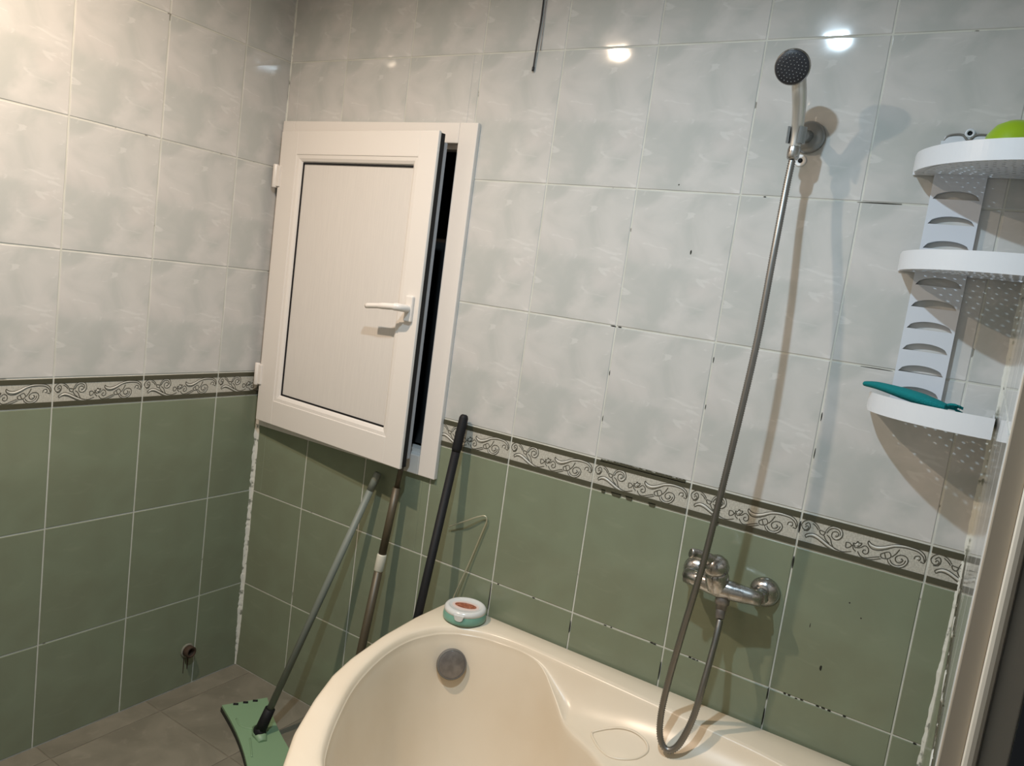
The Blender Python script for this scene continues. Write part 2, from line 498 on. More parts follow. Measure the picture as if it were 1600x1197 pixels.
# mildew flecks, chips and drill holes on the back wall (x, z, width, height)
FLECK = []
GZ = ZB - H
for xx in (1.012, 1.125, 1.335, 1.352, 1.46, 1.468, 1.557, 1.566, 1.575, 1.775, 1.785, 1.80, 1.812, 1.845, 1.857, 1.869, 1.90, 2.035):
    FLECK.append((xx, GZ + random.uniform(-.001, .001), random.uniform(.005, .011), random.uniform(.002, .0035)))
for cx, za, zb_ in ((.99, .55, .625), (1.241, .575, .61), (1.491, .545, .60), (1.741, .54, .585), (1.741, .60, .635)):
    FLECK.append((cx, (za + zb_) / 2, .0028, zb_ - za))
FLECK += [(1.742, 1.005, .004, .03), (1.742, .925, .0035, .03), (1.40, 1.565, .004, .011), (1.345, 1.715, .004, .004),
          (1.867, .875, .0035, .0035), (1.837, .716, .005, .014), (1.80, .80, .002, .012), (1.894, .85, .003, .004),
          (1.235, 1.37, .014, .003), (1.252, 1.37, .010, .003), (1.244, 1.255, .0025, .014), (1.244, 1.14, .0025, .018),
          (1.494, 1.22, .0025, .014), (1.494, 1.33, .0025, .016), (1.744, 1.25, .0025, .02), (1.744, 1.17, .0025, .03),
          (1.545, 1.699, .006, .0025), (1.78, 1.6995, .09, .0018), (1.83, 1.3685, .07, .0018)]
mb = MB()
for (fx, fz, fw, fh) in FLECK:
    n = 9; pts = []
    for k in range(n):
        a = 2 * math.pi * k / n; q = random.uniform(.75, 1.1)
        pts.append((fx + math.cos(a) * fw/2 * q, -.0002, fz + math.sin(a) * fh/2 * q))
    mb.prism(pts, (0, .0035, 0))
tag(mb.build('mildew', M_mildew, wall_back), kind='stuff')
mb = MB()
# ragged dirt along the border's upper edge and above the tub
for k in range(26):
    fx = 1.255 + k * .0085; fh = random.uniform(.001, .005)
    mb.prism([(fx, -.0012, ZB + HB - .006), (fx + .010, -.0012, ZB + HB - .006), (fx + .009, -.0012, ZB + HB - .001 + fh*.6), (fx + .002, -.0012, ZB + HB + fh*.5)], (0, .003, 0))
for fx, fw in ((1.275, .012), (1.31, .03), (1.345, .02), (1.405, .02), (1.56, .02)):
    mb.prism([(fx - fw/2, -.0012, ZB + .006), (fx + fw/2, -.0012, ZB + .006), (fx + fw*.35, -.0012, ZB - .004), (fx - fw*.3, -.0012, ZB - .003)], (0, .003, 0))
tag(mb.build('border_dirt', M_band, wall_back), kind='stuff')
mb = MB(); mb.lathe([(0, .0), (.0125, .0), (.0125, .0015), (.010, .002), (.0052, .002), (.0052, .0004), (0, .0004)], (1.607, 0, 1.778), (0, -1, 0), 20)
pg = mb.build('wall_plug', M_plug, wall_back)
mb = MB(); mb.lathe([(0, .0022), (.0048, .0022), (.0048, .0005), (0, .0005)], (1.607, 0, 1.778), (0, -1, 0), 16)
mb.build('plug_hole', M_gasket, pg)

# ------------------------------------------------------------------ window hatch
win = thing('window_1', 'white plastic window frame with a solid panelled sash standing slightly ajar', 'window', (0.38, -.01, 0.86), kind='structure')
FX0, FX1, FZ0, FZ1, FF = 0.004, 0.764, 0.862, 1.848, -.013
mb = MB()
OX0, OX1, OZ0, OZ1 = 0.058, 0.703, 0.918, 1.793
for lo, hi in (((FX0, FF, FZ0), (OX0, .05, FZ1)), ((OX1, FF, FZ0), (FX1, .05, FZ1)), ((OX0, FF, FZ0), (OX1, .05, OZ0)), ((OX0, FF, OZ1), (OX1, .05, FZ1))):
    mb.bevbox(lo, hi, .0025)
# inner rebate
mb.box((OX0, .012, OZ0), (OX0 + .012, .05, OZ1)); mb.box((OX1 - .012, .012, OZ0), (OX1, .05, OZ1))
mb.box((OX0, .012, OZ0), (OX1, .05, OZ0 + .012)); mb.box((OX0, .012, OZ1 - .012), (OX1, .05, OZ1))
mb.build('frame', M_pvc, win)
mb = MB()
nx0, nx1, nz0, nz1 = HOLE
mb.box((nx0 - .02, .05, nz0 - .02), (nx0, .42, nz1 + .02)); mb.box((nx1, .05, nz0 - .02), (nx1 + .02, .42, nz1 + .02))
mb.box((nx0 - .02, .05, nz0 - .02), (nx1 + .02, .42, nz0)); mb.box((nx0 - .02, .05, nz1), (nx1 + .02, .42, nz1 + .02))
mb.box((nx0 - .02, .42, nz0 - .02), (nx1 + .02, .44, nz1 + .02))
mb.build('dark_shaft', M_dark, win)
# sash, hinged on its left edge; local frame: x along the sash, y into the wall, z up
HINGE = Vector((0.032, -.038, 0))
SM = Matrix.Translation(HINGE) @ Matrix.Rotation(R(-4.4), 4, 'Z')
SW, SZ0, SZ1, ST = 0.667, 0.887, 1.810, .040
def sb(mb, lo, hi, b=.002, mi=0): mb.bevbox(lo, hi, b, mi, SM)
lw, rw, tw, bw = .082, .068, .070, .078
mb = MB()
sb(mb, (0, 0, SZ0), (lw, .018, SZ1)); sb(mb, (SW - rw, 0, SZ0), (SW, .010, SZ1)); sb(mb, (SW - rw, .009, SZ0), (SW - .006, .018, SZ1))
sb(mb, (lw - .001, 0, SZ0), (SW - rw + .001, .018, SZ0 + bw)); sb(mb, (lw - .001, 0, SZ1 - tw), (SW - rw + .001, .018, SZ1))
# narrower inner body behind the overlap
sb(mb, (.02, .018, SZ0 + .02), (lw, .052, SZ1 - .02)); sb(mb, (SW - rw, .018, SZ0 + .02), (SW - .022, .052, SZ1 - .02))
sb(mb, (lw, .018, SZ0 + .02), (SW - rw, .052, SZ0 + bw)); sb(mb, (lw, .018, SZ1 - tw), (SW - rw, .052, SZ1 - .02))
sash = mb.build('sash', M_pvc, win)
px0, px1, pz0, pz1 = lw, SW - rw, SZ0 + bw, SZ1 - tw
bd = .022
mb = MB()
for a, b2, c2, d2 in ((px0, px0 + bd, pz0, pz1), (px1 - bd, px1, pz0, pz1)):
    l = a < .3
    q = [(a, .003), (b2, .003), (b2, .016), (a, .016)]
    q = [(a, .002), (b2 - .012, .003), (b2 - .004, .007), (b2, .013), (b2, .02), (a, .02)] if l else [(b2, .002), (a + .012, .003), (a + .004, .007), (a, .013), (a, .02), (b2, .02)]
    mb.prism([SM @ Vector((p[0], p[1], c2)) for p in q], (0, 0, d2 - c2))
for top in (0, 1):
    zz = [(pz0, .002), (pz0 + bd - .012, .003), (pz0 + bd - .004, .007), (pz0 + bd, .013), (pz0 + bd, .02), (pz0, .02)] if not top else \
         [(pz1, .002), (pz1 - bd + .012, .003), (pz1 - bd + .004, .007), (pz1 - bd, .013), (pz1 - bd, .02), (pz1, .02)]
    mb.prism([SM @ Vector((px0, p[1], p[0])) for p in zz], SM.to_3x3() @ Vector((px1 - px0, 0, 0)))
mb.build('glazing_bead', M_pvc, sash)
mb = MB()
ix0, ix1, iz0, iz1 = px0 + bd, px1 - bd, pz0 + bd, pz1 - bd
sb(mb, (ix0 - .004, .014, iz0 - .004), (ix1 + .004, .03, iz1 + .004), .001)
mb.build('panel', M_panel, sash)
mb = MB()
g = .0042
sb(mb, (ix0 - .0005, .0105, iz0), (ix0 + g, .016, iz1), .0008); sb(mb, (ix0, .0105, iz0 - .0005), (ix1, .016, iz0 + g), .0008)
sb(mb, (ix0, .0105, iz1 - g), (ix1, .016, iz1 + .0005), .0008)
sb(mb, (SW - .012, .0102, SZ0 + .004), (SW - .0015, .027, SZ1 - .004), .001)
sb(mb, (SW - .0225, .030, SZ0 + .02), (SW - .019, .040, SZ1 - .02), .001)
mb.build('gasket', M_gasket, sash)
mb = MB(); sb(mb, (SW - .0225, .040, SZ0 + .022), (SW - .0145, .054, SZ1 - .022), .0015)
mb.build('lock_rail', M_pvcgrey, sash)
for hz in (1.672, 1.037):
    mb = MB()
    hc = HINGE + Vector((-.010, -.002, 0))
    mb.lathe([(0, -.036), (.008, -.036), (.009, -.034), (.009, .034), (.008, .036), (0, .036)], hc + Vector((0, 0, hz)), (0, 0, 1), 16)
    mb.bevbox((HINGE.x - .008, HINGE.y - .006, hz - .032), (HINGE.x + .012, HINGE.y + .004, hz + .032), .0015)
    mb.build('hinge', M_pvc, win)
# handle
HZ = 1.333
mb = MB()
hx = SW - .030
sb(mb, (hx - .014, -.010, HZ - .036), (hx + .014, .001, HZ + .036), .004)
hp = mb.build('handle', M_pvc, sash)
mb = MB()
ctr = [Vector((hx, -.008, HZ)), Vector((hx, -.030, HZ + .001)), Vector((hx - .006, -.043, HZ + .002)), Vector((hx - .022, -.049, HZ + .001)), Vector((hx - .07, -.050, HZ - .003)), Vector((hx - .122, -.047, HZ - .009))]
mb.tube([SM @ p for p in crom(ctr, 5)], [.0105]*6 + [.0105]*8 + [.009]*6 + [.0075]*6, 12)
mb.build('handle_lever', M_pvc, sash)

bt = thing('bottle', 'pale blue-grey plastic bottle half hidden in the dark gap of the window', 'bottle', (.66, .14, nz0))
mb = MB(); mb.lathe([(0, 0), (.032, 0), (.036, .004), (.036, .13), (.030, .155), (.014, .175), (.012, .195), (0, .195)], (.66, .14, nz0 + .0005), (0, 0, 1), 24)
mb.build('bottle_body', M_bottle, bt)
mb = MB(); mb.lathe([(.0135, .188), (.0155, .189), (.0155, .210), (.013, .212), (0, .212)], (.66, .14, nz0 + .0005), (0, 0, 1), 20)
mb.build('bottle_cap', M_pvcgrey, bt)

# ------------------------------------------------------------------ bathtub
tub = thing('bathtub', 'cream acrylic corner bathtub with a moulded armrest along the tiled wall', 'bathtub', (1.47, -.46, 0))
ZR = 0.538
outer = [(.868, -.003), (2.049, -.003), (2.049, -.88), (1.95, -.90), (1.75, -.905), (1.55, -.902), (1.38, -.893), (1.24, -.868), (1.16, -.843), (1.098, -.814), (1.031, -.724), (.974, -.621), (.93, -.525), (.905, -.44), (.880, -.30), (.868, -.16)]
inner = [(.945, -.178), (.970, -.143), (1.00, -.118), (1.06, -.092), (1.15, -.080), (1.31, -.085), (1.49, -.093), (1.64, -.102), (1.79, -.116), (1.90, -.15), (1.955, -.22), (1.972, -.33), (1.97, -.55), (1.955, -.72), (1.90, -.80), (1.80, -.828), (1.62, -.833), (1.45, -.828), (1.30, -.806), (1.21, -.783), (1.142, -.752), (1.085, -.685), (1.034, -.605), (.99, -.525), (.956, -.44), (.930, -.34), (.925, -.25)]
shelf = [(.945, -.178), (.970, -.143), (1.00, -.118), (1.06, -.092), (1.15, -.080), (1.22, -.090), (1.285, -.128), (1.354, -.176), (1.43, -.212), (1.487, -.250), (1.56, -.29), (1.68, -.315), (1.80, -.31), (1.90, -.31), (1.955, -.34), (1.972, -.40)] + inner[12:]
TC = Vector((1.45, -.46))
def smooth_closed(pts, sub=10):
    P = [Vector((p[0], p[1], 0)) for p in pts]; n = len(P); out = []
    for i in range(n):
        p0, p1, p2, p3 = P[i-1], P[i], P[(i+1) % n], P[(i+2) % n]
        for k in range(sub):
            t = k / sub
            out.append(0.5 * ((2*p1) + (p2-p0)*t + (2*p0-5*p1+4*p2-p3)*t*t + (3*p1-p0-3*p2+p3)*t**3))
    return out
def raypoly(poly, th):
    d = Vector((math.cos(th), math.sin(th))); best = 0
    for a, b in zip(poly, poly[1:] + poly[:1]):
        e = Vector((b[0]-a[0], b[1]-a[1])); f = Vector((a[0]-TC.x, a[1]-TC.y))
        den = d.x*e.y - d.y*e.x
        if abs(den) < 1e-12: continue
        t = (f.x*e.y - f.y*e.x) / den; s_ = (f.x*d.y - f.y*d.x) / den
        if -1e-9 <= s_ <= 1 + 1e-9 and t > best: best = t
    return best
pin, psh = smooth_closed(inner), smooth_closed(shelf)
ths = [2*math.pi*k/240 for k in range(240)] + [math.atan2(p[1]-TC.y, p[0]-TC.x) % (2*math.pi) for p in outer[:3]]
ths = sorted(set(round(t, 5) for t in ths))
def lerpt(tab, x):
    for (a, b), (c2, d2) in zip(tab[:-1], tab[1:]):
        if x <= c2: return b + (d2-b) * (x-a) / (c2-a)
    return tab[-1][1]
GPROF = [(1.0, 1.0), (.99, .965), (.975, .90), (.955, .80), (.93, .68), (.90, .55), (.865, .42), (.82, .29), (.765, .175), (.70, .09), (.62, .04), (.45, .018), (.25, .008), (.08, .002)]
def tub_profile(th):
    ro = raypoly(outer, th); ri = raypoly(pin, th); rs = min(raypoly(psh, th), ri)
    w = ri - rs; k = min(1, w / .09); zs = ZR - .016 - .082 * k
    out = [(ro - .03, .0), (ro - .03, ZR - .065), (ro - .006, ZR - .055), (ro - .001, ZR - .045), (ro, ZR - .03), (ro, ZR - .010), (ro - .003, ZR - .003), (ro - .010, ZR)]
    out += [(ro + (ri - ro) * .5, ZR + .0005), (ri + .016, ZR), (ri + .008, ZR - .0015), (ri + .003, ZR - .005), (ri, ZR - .012)]
    for t, f in ((.10, .25), (.22, .48), (.38, .70), (.55, .84), (.72, .92), (.86, .965), (.95, .985)):
        out.append((ri - .002 + (rs - ri) * t - .001 * t * (1-k), ZR - .016 + (zs - ZR + .016) * f - .001 * t * (1-k)))
    for q, g_ in GPROF:
        # the lip of the armrest is rounded
        out.append((rs * q - .003, .12 + (zs - .004 - .12) * g_))
    return out
mb = MB(); prof = [tub_profile(t) for t in ths]; NP = len(prof[0]); vs = []
for t, pr in zip(ths, prof):
    for r, z_ in pr: vs.append((TC.x + math.cos(t)*r, TC.y + math.sin(t)*r, z_))
n = len(ths)
fs = [(i*NP+k, i*NP+k+1, ((i+1) % n)*NP+k+1, ((i+1) % n)*NP+k) for i in range(n) for k in range(NP-1)]
fs.append(tuple(i*NP + NP-1 for i in range(n)))
mb.add(vs, fs, 0, True)
tubm = mb.build('tub_shell', M_tub, tub)
# surface lookup for parts mounted on the basin
def tub_point(th, zz):
    pr = tub_profile(th)[8:]
    for (r0, z0), (r1, z1) in zip(pr[:-1], pr[1:]):
        if z0 >= zz >= z1 and z0 > z1:
            t = (z0 - zz) / (z0 - z1); r = r0 + (r1-r0)*t
            return Vector((TC.x + math.cos(th)*r, TC.y + math.sin(th)*r, zz))
    return None
th0 = math.atan2(-.148 + .46, .985 - 1.45)
p0 = tub_point(th0, .452)
dx = tub_point(th0 + .03, .447) - tub_point(th0 - .03, .447); dz = tub_point(th0, .48) - tub_point(th0, .42)
nv = dx.cross(dz).normalized()
if nv.x < 0: nv = -nv
mb = MB(); mb.lathe([(.0, .004), (.033, .004), (.0355, .003), (.0365, -.004), (.037, -.03)], p0 + nv * .016, nv, 40)
ovf = mb.build('overflow_cover', M_tarn, tub)
mb = MB(); mb.lathe([(.0345, .0042), (.037, .0048), (.0385, .003), (.039, -.006)], p0 + nv * .016, nv, 40)
u_ = nv.orthogonal()
mb.build('overflow_ring', M_greyd, ovf)
# teardrop soap recess moulded into the armrest
tear = [(1.412, -.166), (1.43, -.150), (1.46, -.138), (1.50, -.136), (1.532, -.146), (1.545, -.163), (1.535, -.186), (1.51, -.205), (1.48, -.213), (1.452, -.203), (1.428, -.185)]
tp = smooth_closed(tear, 6)
def tub_z(x, y):
    th = math.atan2(y - TC.y, x - TC.x) % (2*math.pi); r = math.hypot(x - TC.x, y - TC.y); pr = tub_profile(th)[8:]
    for (r0, z0), (r1, z1) in zip(pr[:-1], pr[1:]):
        if r0 >= r >= r1 and r0 > r1: return z0 + (z1-z0) * (r0-r) / (r0-r1)
    return .45
ring = [Vector((p.x, p.y, tub_z(p.x, p.y) + .0002)) for p in tp]; ring.append(ring[0].copy())
mb = MB(); mb.tube(ring, .0032, 8)
mb.build('soap_recess', M_tub, tub)

# round container on the rim
jc = Vector((.964, -.072, ZR + .0008))
jar = thing('round_container', 'low round teal container with whitish lid and brown oval label on the tub rim', 'container', jc)
mb = MB(); mb.lathe([(0, 0), (.053, 0), (.0575, .003), (.0585, .010), (.056, .026), (.054, .028), (0, .028)], jc, (0, 0, 1), 40)
mb.build('container_base', M_jar, jar)
mb = MB(); mb.lathe([(.0545, .0235), (.0565, .0245), (.0565, .031), (.053, .036), (.047, .038), (.043, .036), (.040, .0345), (0, .0345)], jc, (0, 0, 1), 40)
lid = mb.build('container_lid', M_jarlid, jar)
va = math.atan2(CAM.y - jc.y, CAM.x - jc.x)
dv = Vector((math.cos(va - .25), math.sin(va - .25), 0)); sv = Vector((-dv.y, dv.x, 0))
mb = MB()
mb.prism([jc + dv*.0555 + sv*a + Vector((0, 0, b2)) for a, b2 in ((-.014, .030), (.014, .030), (.010, .018), (.004, .0145), (-.004, .0145), (-.010, .018))], dv * .004)
mb.build('lid_tab', M_jarlid, lid)
mb = MB()
la = R(14)
def oval(rx, ry, hh, th_):
    return [jc + Vector((math.cos(la)*rx*math.cos(t) - math.sin(la)*ry*math.sin(t), math.sin(la)*rx*math.cos(t) + math.cos(la)*ry*math.sin(t), hh)) for t in [2*math.pi*k/32 for k in range(32)]]
la = math.atan2(sv.y, sv.x)
mb.prism(oval(.037, .027, .0344, 0), (0, 0, .0006)); mb.build('label_border', M_labelrim, lid)
mb = MB(); mb.prism(oval(.030, .016, .0349, 0), (0, 0, .0007)); mb.build('oval_label', M_label, lid)

# ------------------------------------------------------------------ shower set
holder = thing('shower_holder', 'round grey wall bracket gripping the hand shower handle', 'bracket', (1.622, 0, 1.822))
HC = Vector((1.617, 0, 1.826))
mb = MB(); mb.lathe([(0, 0), (.033, 0), (.033, .006), (.030, .012), (.024, .017), (.012, .019), (0, .019)], HC + Vector((0, -.0008, 0)), (0, -1, 0), 40)
mb.build('rosette', M_greypl, holder)
HA = [Vector((1.6105, -.0815, 1.767)), Vector((1.6105, -.082, 1.788)), Vector((1.611, -.085, 1.820)), Vector((1.611, -.102, 1.863)), Vector((1.609, -.118, 1.894)), Vector((1.605, -.126, 1.921))]
clipc = HA[1].lerp(HA[2], .75)
axis = (HA[2] - HA[1]).normalized()
mb = MB(); mb.tube([HC + Vector((0, -.012, 0)), HC.lerp(clipc, .5) + Vector((0, 0, .002)), clipc + Vector((.002, .0195, 0))], [.013, .012, .013], 16)
mb.build('bracket_arm', M_greypl, holder)
mb = MB()
o_ = axis.orthogonal().normalized(); w_ = axis.cross(o_)
cam_dir = Vector((-.25, -1, 0)).normalized()
vs = []
NA = 22
for k in range(NA + 1):
    a = R(40) + (R(320) - R(40)) * k / NA
    f_ = cam_dir - axis * cam_dir.dot(axis); f_.normalize(); g_ = axis.cross(f_)
    d_ = f_ * math.cos(a) + g_ * math.sin(a)
    for rr, hh in ((.0142, -.016), (.0190, -.016), (.0190, .016), (.0142, .016)): vs.append(clipc + d_ * rr + axis * hh)
fs = [(4*k+j, 4*k+(j+1) % 4, 4*k+4+(j+1) % 4, 4*k+4+j) for k in range(NA) for j in range(4)] + [(0, 1, 2, 3), (4*NA, 4*NA+3, 4*NA+2, 4*NA+1)]
mb.add(vs, fs); mb.build('clip', M_greypl, holder)

hs = thing('hand_shower', 'chrome hand shower with a round black spray face clipped high on the wall', 'hand shower', HA[1])
pth = crom(HA[1:], 8)
rad = [.0105 + .0035 * min(1, k / 20) for k in range(len(pth))]
mb = MB(); mb.tube(pth, rad, 18); mb.build('handle', M_satin, hs)
hd = Vector((1.597, -.148, 1.927))
fn = (CAM - hd).normalized(); fn = (fn + Vector((-.12, -.1, -.16))).normalized()
mb = MB(); mb.lathe([(0, -.026), (.012, -.025), (.021, -.019), (.029, -.009), (.0335, .0), (.034, .006), (.0325, .009), (.029, .010)], hd - fn * .004, fn, 40)
hh_ = mb.build('head_shell', M_chrome, hs)
mb = MB(); mb.lathe([(.032, .0075), (.032, .0105), (.030, .0122), (.016, .013), (0, .0132)], hd - fn * .004, fn, 40)
face = mb.build('spray_face', M_nozzle, hh_)
mb = MB(); fu = fn.orthogonal().normalized(); fw_ = fn.cross(fu)
for rr, nn in ((.0065, 6), (.013, 12), (.0195, 18), (.026, 24)):
    for k in range(nn):
        a = 2*math.pi*k/nn
        mb.lathe([(.0011, 0), (.0009, .002), (0, .0022)], hd + fn * .0085 + (fu*math.cos(a) + fw_*math.sin(a)) * rr, fn, 6)
mb.build('nozzle', M_greypl, hh_)
mb = MB(); mb.lathe([(0, .0), (.0098, .0), (.0118, .003), (.0125, .008), (.0125, .02), (.0112, .024), (.0112, .0255), (0, .0255)], HA[1] + Vector((0, 0, -.024)), (0, -.02, 1), 20)
mb.build('hose_nut', M_chrome, hs)

hose_pts = [(1.6105, -.0820, 1.7625), (1.6105, -.090, 1.70), (1.615, -.115, 1.565), (1.617, -.130, 1.395), (1.610, -.138, 1.22), (1.600, -.142, 1.051), (1.590, -.145, .906), (1.573, -.148, .754), (1.561, -.152, .625), (1.560, -.158, .548), (1.570, -.163, .503), (1.590, -.163, .488), (1.610, -.158, .510), (1.626, -.146, .573), (1.631, -.128, .650), (1.632, -.098, .735), (1.629, -.078, .7755)]
cl = resample(crom(hose_pts, 14), .0024)
mb = MB(); mb.tube(cl, [.0079 if k % 2 else .0061 for k in range(len(cl))], 10)
hose = mb.build('shower_hose', M_hose)
tag(hose, 'ribbed steel shower hose hanging in a long loop down into the tub', 'hose')

mix = thing('shower_mixer', 'worn chrome bath mixer tap with single lever on the green tiles', 'tap', (1.617, 0, .838))
mz = .842
for ex in (1.540, 1.696):
    mb = MB(); mb.lathe([(.033, 0), (.0335, .003), (.031, .010), (.025, .018), (.017, .023), (.012, .024)], (ex, -.0006, mz), (0, -1, 0), 36)
    e_ = mb.build('escutcheon', M_chrome, mix)
    mb = MB(); mb.lathe([(.0125, .02), (.0125, .034), (.018, .035), (.0185, .052), (.015, .056), (0, .056)], (ex, 0, mz), (0, -1, 0), 6 if ex > 1.6 else 20, smooth=False)
    mb.build('union_nut', M_chrome, e_)
mb = MB()
mb.tube([(1.532, -.058, mz), (1.56, -.060, mz), (1.59, -.064, mz), (1.617, -.066, mz), (1.645, -.064, mz), (1.68, -.060, mz), (1.704, -.058, mz)], [.0165, .018, .021, .0235, .021, .0175, .016], 20)
mb.lathe([(.0245, -.01), (.0255, .0), (.026, .018), (.024, .030), (.020, .034)], (1.608, -.070, mz + .008), (-.15, -.32, 1), 28)
body = mb.build('mixer_body', M_chrome, mix)
mb = MB()
ca = Vector((-.15, -.32, 1)).normalized(); cb_ = Vector((1.608, -.070, mz + .008)) + ca * .034
mb.lathe([(.020, -.002), (.027, .0), (.0285, .008), (.0265, .020), (.019, .029), (.008, .033), (0, .0335)], cb_, ca, 30)
lev = mb.build('lever_cap', M_chrome, mix)
lv = Vector((-.62, -.75, .30)).normalized()
mb = MB(); mb.tube(crom([cb_ + ca*.018, cb_ + ca*.022 + lv*.028, cb_ + ca*.022 + lv*.052, cb_ + ca*.020 + lv*.070], 4), [.0105]*5 + [.009]*4 + [.0085]*3 + [.007], 14, flat=1.35)
mb.build('lever', M_chrome, lev)
mb = MB(); mb.lathe([(0, 0), (.012, .0), (.0125, .012), (.0155, .013), (.016, .026), (.014, .03)], (1.625, -.068, mz - .046), (-.02, 0, 1), 20)
mb.build('hose_outlet', M_tarn, mix)
mb = MB(); mb.lathe([(0, -.002), (.0085, -.002), (.0100, .003), (.0105, .016), (.0095, .02)], (1.627, -.073, mz - .064), (-.1, .12, 1), 16)
mb.build('hose_ferrule', M_tarn, mix)

# ------------------------------------------------------------------ corner shelf
sh = thing('corner_shelf', 'white plastic corner shelf with three curved trays on an arch-slotted strip', 'shelf', (1.93, -.005, 1.28))
SX0, SX1 = 1.866, 1.956
mb = MB()
slots = [1.712, 1.664, 1.617, 1.545, 1.502, 1.459, 1.416, 1.372, 1.329]
zlo, zhi = 1.290, 1.822
yy0, yy1 = -.0118, -.0012
# strip built as frame pieces around arched slots
def arch(zb_, h_, w_=.040):
    cx = (SX0 + SX1)/2
    return [(cx - w_ + 2*w_*k/14, zb_ + h_ * (1 - ((2*k/14) - 1)**2)**.5 if 0 < k < 14 else zb_) for k in range(15)]
edges = [zlo]
mb.box((SX0, yy0, zlo), (SX0 + .005, yy1, zhi)); mb.box((SX1 - .005, yy0, zlo), (SX1, yy1, zhi))
cur = zlo
for zb_ in sorted(slots):
    a = arch(zb_, .016)
    # solid part below the slot
    mb.box((SX0 + .005, yy0, cur), (SX1 - .005, yy1, zb_))
    # cheeks and arch cap : polygon between the arch and a flat top
    zt = zb_ + .020
    xl, xr = SX0 + .005, SX1 - .005
    lo_ = [(xl, zb_)] + a + [(xr, zb_)]
    for (xa, za), (xb, zb2) in zip(lo_[:-1], lo_[1:]):
        if xb - xa > 1e-6: mb.prism([(xa, yy0, za), (xb, yy0, zb2), (xb, yy0, zt), (xa, yy0, zt)], (0, yy1 - yy0, 0))
    cur = zt
mb.box((SX0 + .005, yy0, cur), (SX1 - .005, yy1, zhi))
strip = mb.build('back_strip', M_shelfp, sh)
mb = MB()
# top hook with a ring eye
mb.bevbox((SX0 + .004, -.010, 1.818), (SX1 + .004, -.0012, 1.832), .003)
mb.lathe([(.0045, .0012), (.0085, .0012), (.0092, .004), (.0085, .0115), (.0045, .0115), (.0045, .0012)], (1.912, 0, 1.837), (0, -1, 0), 24)
hk = mb.build('top_hook', M_shelfp, sh)
mb = MB(); mb.lathe([(0, .001), (.0048, .001), (.0048, .0082), (0, .0082)], (1.912, 0, 1.837), (0, -1, 0), 16); mb.build('dark_hole_disc', M_gasket, hk)  # black disc stands in for the dark inside the ring's hole
mb = MB(); mb.tube(crom([(SX0 + .005, -.006, 1.816), (SX0 + .008, -.0085, 1.829), (SX0 + .018, -.009, 1.834), (1.90, -.009, 1.834), (1.912, -.011, 1.8235), (1.924, -.009, 1.834), (1.945, -.009, 1.834)], 5), .0022, 8)
mb.build('hook_rib', M_greyd, hk)
CX, CY = RX - .004, -.003
def tray(zb_, rx, ry, h_, name='tray'):
    mb = MB(); n = 36
    def pt(k, s_): a = math.pi/2 * k / n; return (CX - rx*s_*math.cos(a), CY - ry*s_*math.sin(a))
    # rim wall (thin, tapering towards the wall tip)
    vo, vi = [], []
    for k in range(n + 1):
        t = min(1, .45 + k / 6 * .55)
        x0, y0 = pt(k, 1.0); x1, y1 = pt(k, 1 - .0028/rx)
        hk_ = h_ * t
        vo.append([(x0, y0, zb_ + (h_ - hk_) * .6), (x0, y0, zb_ + (h_ - hk_) * .6 + hk_), (x1, y1, zb_ + (h_ - hk_) * .6 + hk_), (x1, y1, zb_ + (h_ - hk_) * .6)])
    vs = [p for q in vo for p in q]
    fs = [(4*k+j, 4*k+(j+1) % 4, 4*k+4+(j+1) % 4, 4*k+4+j) for k in range(n) for j in range(4)] + [(0, 1, 2, 3), (4*n, 4*n+3, 4*n+2, 4*n+1)]
    mb.add(vs, fs, 0, False)
    # back ledges along the two walls
    mb.box((CX - rx, CY - .003, zb_ + .002), (CX, CY, zb_ + .018)); mb.box((CX - .003, CY - ry, zb_ + .002), (CX, CY, zb_ + h_ * .8))
    ob = mb.build(name, M_shelf, sh)
    fl = MB(); rings = 12
    for i in range(rings):
        s0, s1 = .06 + .925 * i / rings, .06 + .925 * (i + 1) / rings
        nn = max(2, round((s0 + s1) / 2 * rx * math.pi/2 / .0155))
        for j in range(nn):
            a0, a1 = math.pi/2*j/nn, math.pi/2*(j+1)/nn
            def pp(s_, a): return (CX - rx*s_*math.cos(a), CY - ry*s_*math.sin(a), zb_ + .006)
            hole_ = i < rings - 1
            sub = 2
            outl = [(s0, a0), (s0, (a0+a1)/2), (s0, a1), ((s0+s1)/2, a1), (s1, a1), (s1, (a0+a1)/2), (s1, a0), ((s0+s1)/2, a0)]
            vs_ = [pp(*q) for q in outl]
            if hole_:
                c_s, c_a = (s0+s1)/2, (a0+a1)/2
                inl = []
                for q in range(8):
                    ang = math.pi * (1.25 + q * .25)   # matches outl order approximately
                    ds, da = outl[q][0] - c_s, outl[q][1] - c_a
                    sc_ = .40 / (1.35 if q % 2 == 0 else 1.0)
                    inl.append((c_s + ds * sc_ , c_a + da * sc_))
                vs_ += [pp(*q) for q in inl]
                fl.add(vs_, [(q, (q+1) % 8, 8 + (q+1) % 8, 8 + q) for q in range(8)])
            else: fl.add(vs_, [tuple(range(8))])
    fo = fl.build('tray_floor', M_shelf, ob)
    sm = fo.modifiers.new('solid', 'SOLIDIFY'); sm.thickness = .002
    return ob
tray(1.755, .222, .19, .036)
tray(1.567, .215, .185, .036)
tray(1.287, .222, .185, .037)

